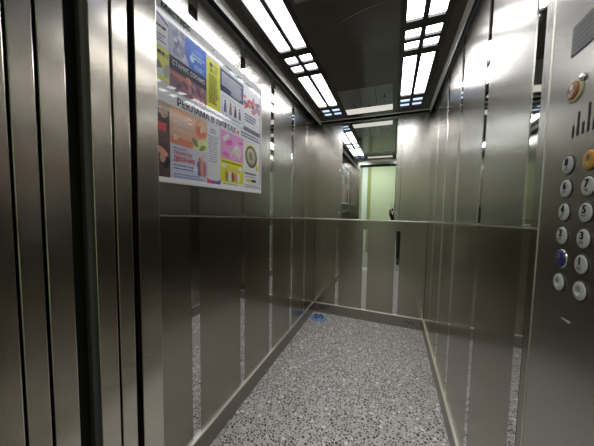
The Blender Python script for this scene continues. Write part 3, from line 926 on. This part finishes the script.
inner = [Vector(v.co) for v in grid[NV]]
m.build('film', sc_, True)
m = MB(); m.mi(M['blue_hem'])
tube = []
for i in range(NU):
    p = inner[i] + Vector((0, 0, 0.004))
    out = Vector((p.x + 0.690, p.y - 2.43, 0)).normalized()
    tube.append([m.bm.verts.new(p + out * 0.009 * math.cos(b) + Vector((0, 0, 1)) * 0.008 * math.sin(b)) for b in [2 * math.pi * q / 6 for q in range(6)]])
for i in range(NU):
    for q in range(6):
        m.bm.faces.new([tube[i][q], tube[(i + 1) % NU][q], tube[(i + 1) % NU][(q + 1) % 6], tube[i][(q + 1) % 6]])
m.build('elastic_hem', sc_, True)['label'] = 'dark blue gathered elastic rim'

# ------------------------------------------------------------------ the person in the doorway, seen in the mirror
def skin_mesh(name, chains):
    """chains: list of (points[(x,y,z,r)], parent link (chain index, point index) or None)"""
    verts, edges, rad, roots, ids = [], [], [], [], []
    for pts, link in chains:
        my = []
        start = 0
        if link is not None:
            my.append(ids[link[0]][link[1]])
        else:
            roots.append(len(verts))
        for (x, y, z, r_) in pts:
            verts.append((x, y, z)); rad.append(r_)
            my.append(len(verts) - 1)
            if len(my) > 1: edges.append((my[-2], my[-1]))
        if link is not None:
            ids.append(my[1:])
        else:
            ids.append(my)
    me = bpy.data.meshes.new(name)
    me.from_pydata(verts, edges, [])
    ob = bpy.data.objects.new(name, me)
    COL.objects.link(ob)
    md_ = ob.modifiers.new('skin', 'SKIN')
    md_.use_smooth_shade = True
    sv = me.skin_vertices[0].data if me.skin_vertices else None
    if sv is None:
        bm = bmesh.new(); bm.from_mesh(me); bm.verts.layers.skin.verify(); bm.to_mesh(me); bm.free()
        sv = me.skin_vertices[0].data
    for i, r_ in enumerate(rad):
        sv[i].radius = (r_, r_) if not isinstance(r_, tuple) else r_
        sv[i].use_root = i in roots
    sb = ob.modifiers.new('sub', 'SUBSURF'); sb.levels = 2; sb.render_levels = 2
    dg = bpy.context.evaluated_depsgraph_get(); dg.update()
    me2 = bpy.data.meshes.new_from_object(ob.evaluated_get(dg))
    COL.objects.unlink(ob); bpy.data.objects.remove(ob)
    me2.name = name
    return me2


PXc, PYc = 0.255, -0.46
PHL = Vector((0.03, -0.02, 1.165))
PHM = Matrix.Translation(PHL) @ Matrix.Rotation(YAW, 4, 'Z') @ Matrix.Rotation(PIT, 4, 'X')


def pw(x, y, z):
    return PHM @ Vector((x, y, z))


def chain(pts):
    return [(*pw(x, y, z), r_) for (x, y, z, r_) in pts]


HL, HR = pw(-0.105, -0.085, -0.075), pw(0.135, -0.085, -0.075)   # wrists
ch = []
ch.append(([(PXc, PYc, 0.90, .135), (PXc, PYc, 1.05, .125), (PXc, PYc - .01, 1.22, .140), (PXc, PYc - .01, 1.34, .125), (PXc, PYc, 1.43, .058), (PXc, PYc + .02, 1.50, .056), (PXc - .005, PYc + .035, 1.565, .085), (PXc - .008, PYc + .03, 1.645, .078)], None))   # trunk, neck, head
ch.append(([(PXc - .17, PYc, 1.36, .058), (PXc - .195, PYc + .01, 1.07, .050), (HL.x + .06, HL.y - .10, HL.z - .15, .042), (HL.x, HL.y, HL.z, .030)], (0, 3)))
ch.append(([(PXc + .17, PYc, 1.36, .058), (PXc + .20, PYc + .07, 1.10, .048), (HR.x + .09, HR.y - .13, HR.z - .03, .042), (HR.x, HR.y, HR.z, .030)], (0, 3)))
ch.append(([(PXc - .095, PYc, 0.80, .092), (PXc - .10, PYc + .015, 0.47, .062), (PXc - .105, PYc - .01, 0.10, .045), (PXc - .11, PYc + .06, 0.042, .042), (PXc - .115, PYc + .15, 0.032, .032)], (0, 0)))
ch.append(([(PXc + .095, PYc, 0.80, .092), (PXc + .10, PYc + .015, 0.47, .062), (PXc + .105, PYc - .01, 0.10, .045), (PXc + .11, PYc + .06, 0.042, .042), (PXc + .115, PYc + .15, 0.032, .032)], (0, 0)))
for s_, e_, arm in ((-1, -0.068, 1), (1, 0.092, 2)):
    # palm beside the phone's end, fingers around its edge, thumb behind the screen
    ch.append((chain([(e_ + s_ * .034, -.052, -.030, .024), (e_ + s_ * .030, -.030, -.012, .022)]), (arm, 3)))
    for k, dz in enumerate((0.014, -0.004, -0.021, -0.036)):
        q = (0.95, 1.05, 1.0, 0.8)[k]
        ch.append((chain([(e_ + s_ * .028, -.030, dz * .8 - .006, .0100), (e_ + s_ * .016, -.008, dz, .0090), (e_ + s_ * .0105 - s_ * .004 * q, .0085, dz + .002, .0080), (e_ - s_ * .018 * q, .0085, dz + .003, .0070)]), None))
    ch.append((chain([(e_ + s_ * .030, -.042, -.012, .0115), (e_ + s_ * .008, -.036, .004, .0100), (e_ - s_ * .014, -.0245, .012, .0088)]), None))
me = skin_mesh('person', ch)
me.materials.clear()
for mm in (M['jacket'], M['skin'], M['shoe']): me.materials.append(mm)
for p in me.polygons:
    c = p.center
    p.use_smooth = True
    lc = PHM.inverted() @ c
    hand = lc.y > -0.055 and -0.16 < lc.x < 0.19 and -0.085 < lc.z < 0.08
    if c.z > 1.445 or hand: p.material_index = 1
    elif c.z < 0.085: p.material_index = 2
    else: p.material_index = 0
pe = bpy.data.objects.new('person', me); COL.objects.link(pe)
tag(pe, 'person in black clothes standing in the corridor, holding up a white phone with both hands', 'person')
# hair cap and face
hd_c = Vector((PXc - .007, PYc + .030, 1.615))
m = MB(); m.mi(M['hair'])
g = bmesh.ops.create_uvsphere(m.bm, u_segments=24, v_segments=14, radius=1)
for v in g['verts']:
    v.co = Vector((hd_c.x + v.co.x * 0.094, hd_c.y - 0.012 + v.co.y * 0.100, hd_c.z + 0.022 + v.co.z * 0.108))
bmesh.ops.delete(m.bm, geom=[f for f in m.bm.faces if f.calc_center_median().y > hd_c.y + 0.045 and f.calc_center_median().z < hd_c.z + 0.075], context='FACES')
bmesh.ops.delete(m.bm, geom=[f for f in m.bm.faces if f.calc_center_median().z < hd_c.z - 0.055], context='FACES')
m.build('hair', pe, True)
for s_ in (-1, 1):
    MB().disc((hd_c.x + s_ * 0.030, hd_c.y + 0.070, hd_c.z - 0.005), (0, 1, 0), 0.011, 0.004, M['white'], 16, 0.6, dome=0.003).disc((hd_c.x + s_ * 0.030, hd_c.y + 0.0755, hd_c.z - 0.005), (0, 1, 0), 0.005, 0.003, M['ink'], 12).build('eye', pe, True)
m = MB(); m.box(hd_c.x - 0.022, hd_c.x + 0.022, hd_c.y + 0.066, hd_c.y + 0.078, hd_c.z - 0.066, hd_c.z - 0.057, plain('lips', (0.45, 0.18, 0.16), 0.5), 0.003); m.build('mouth', pe, True)
m = MB(); m.box(hd_c.x - 0.010, hd_c.x + 0.010, hd_c.y + 0.066, hd_c.y + 0.096, hd_c.z - 0.040, hd_c.z - 0.006, M['skin'], 0.005); m.build('nose', pe, True)

ph = empty('smartphone', PHL, 'white phone held sideways by the person in black, reflected at the mirror edge', 'phone')
ph.rotation_euler = (PIT, 0, YAW)
flap = MB().box(-0.008, 0.008, -0.010, -0.006, 0.0, 0.12, M['phone'], 0.0015)
bmesh.ops.rotate(flap.bm, verts=flap.bm.verts[:], cent=(0, 0, 0), matrix=Matrix.Rotation(-0.35, 3, 'Y'))
bmesh.ops.translate(flap.bm, verts=flap.bm.verts[:], vec=(-0.030, 0, 0.02))
for o_ in (flap.build('case_flap'), bx('case', -0.068, 0.092, -0.013, -0.004, -0.038, 0.040, M['phone'], None, 0.0035),
           bx('screen', -0.064, 0.088, -0.0142, -0.0128, -0.034, 0.036, M['phone_black'], None, 0.0005),
           bx('camera_module', -0.047, -0.014, -0.005, -0.0025, -0.010, 0.034, M['phone_black'], None, 0.001)):
    o_.parent = ph
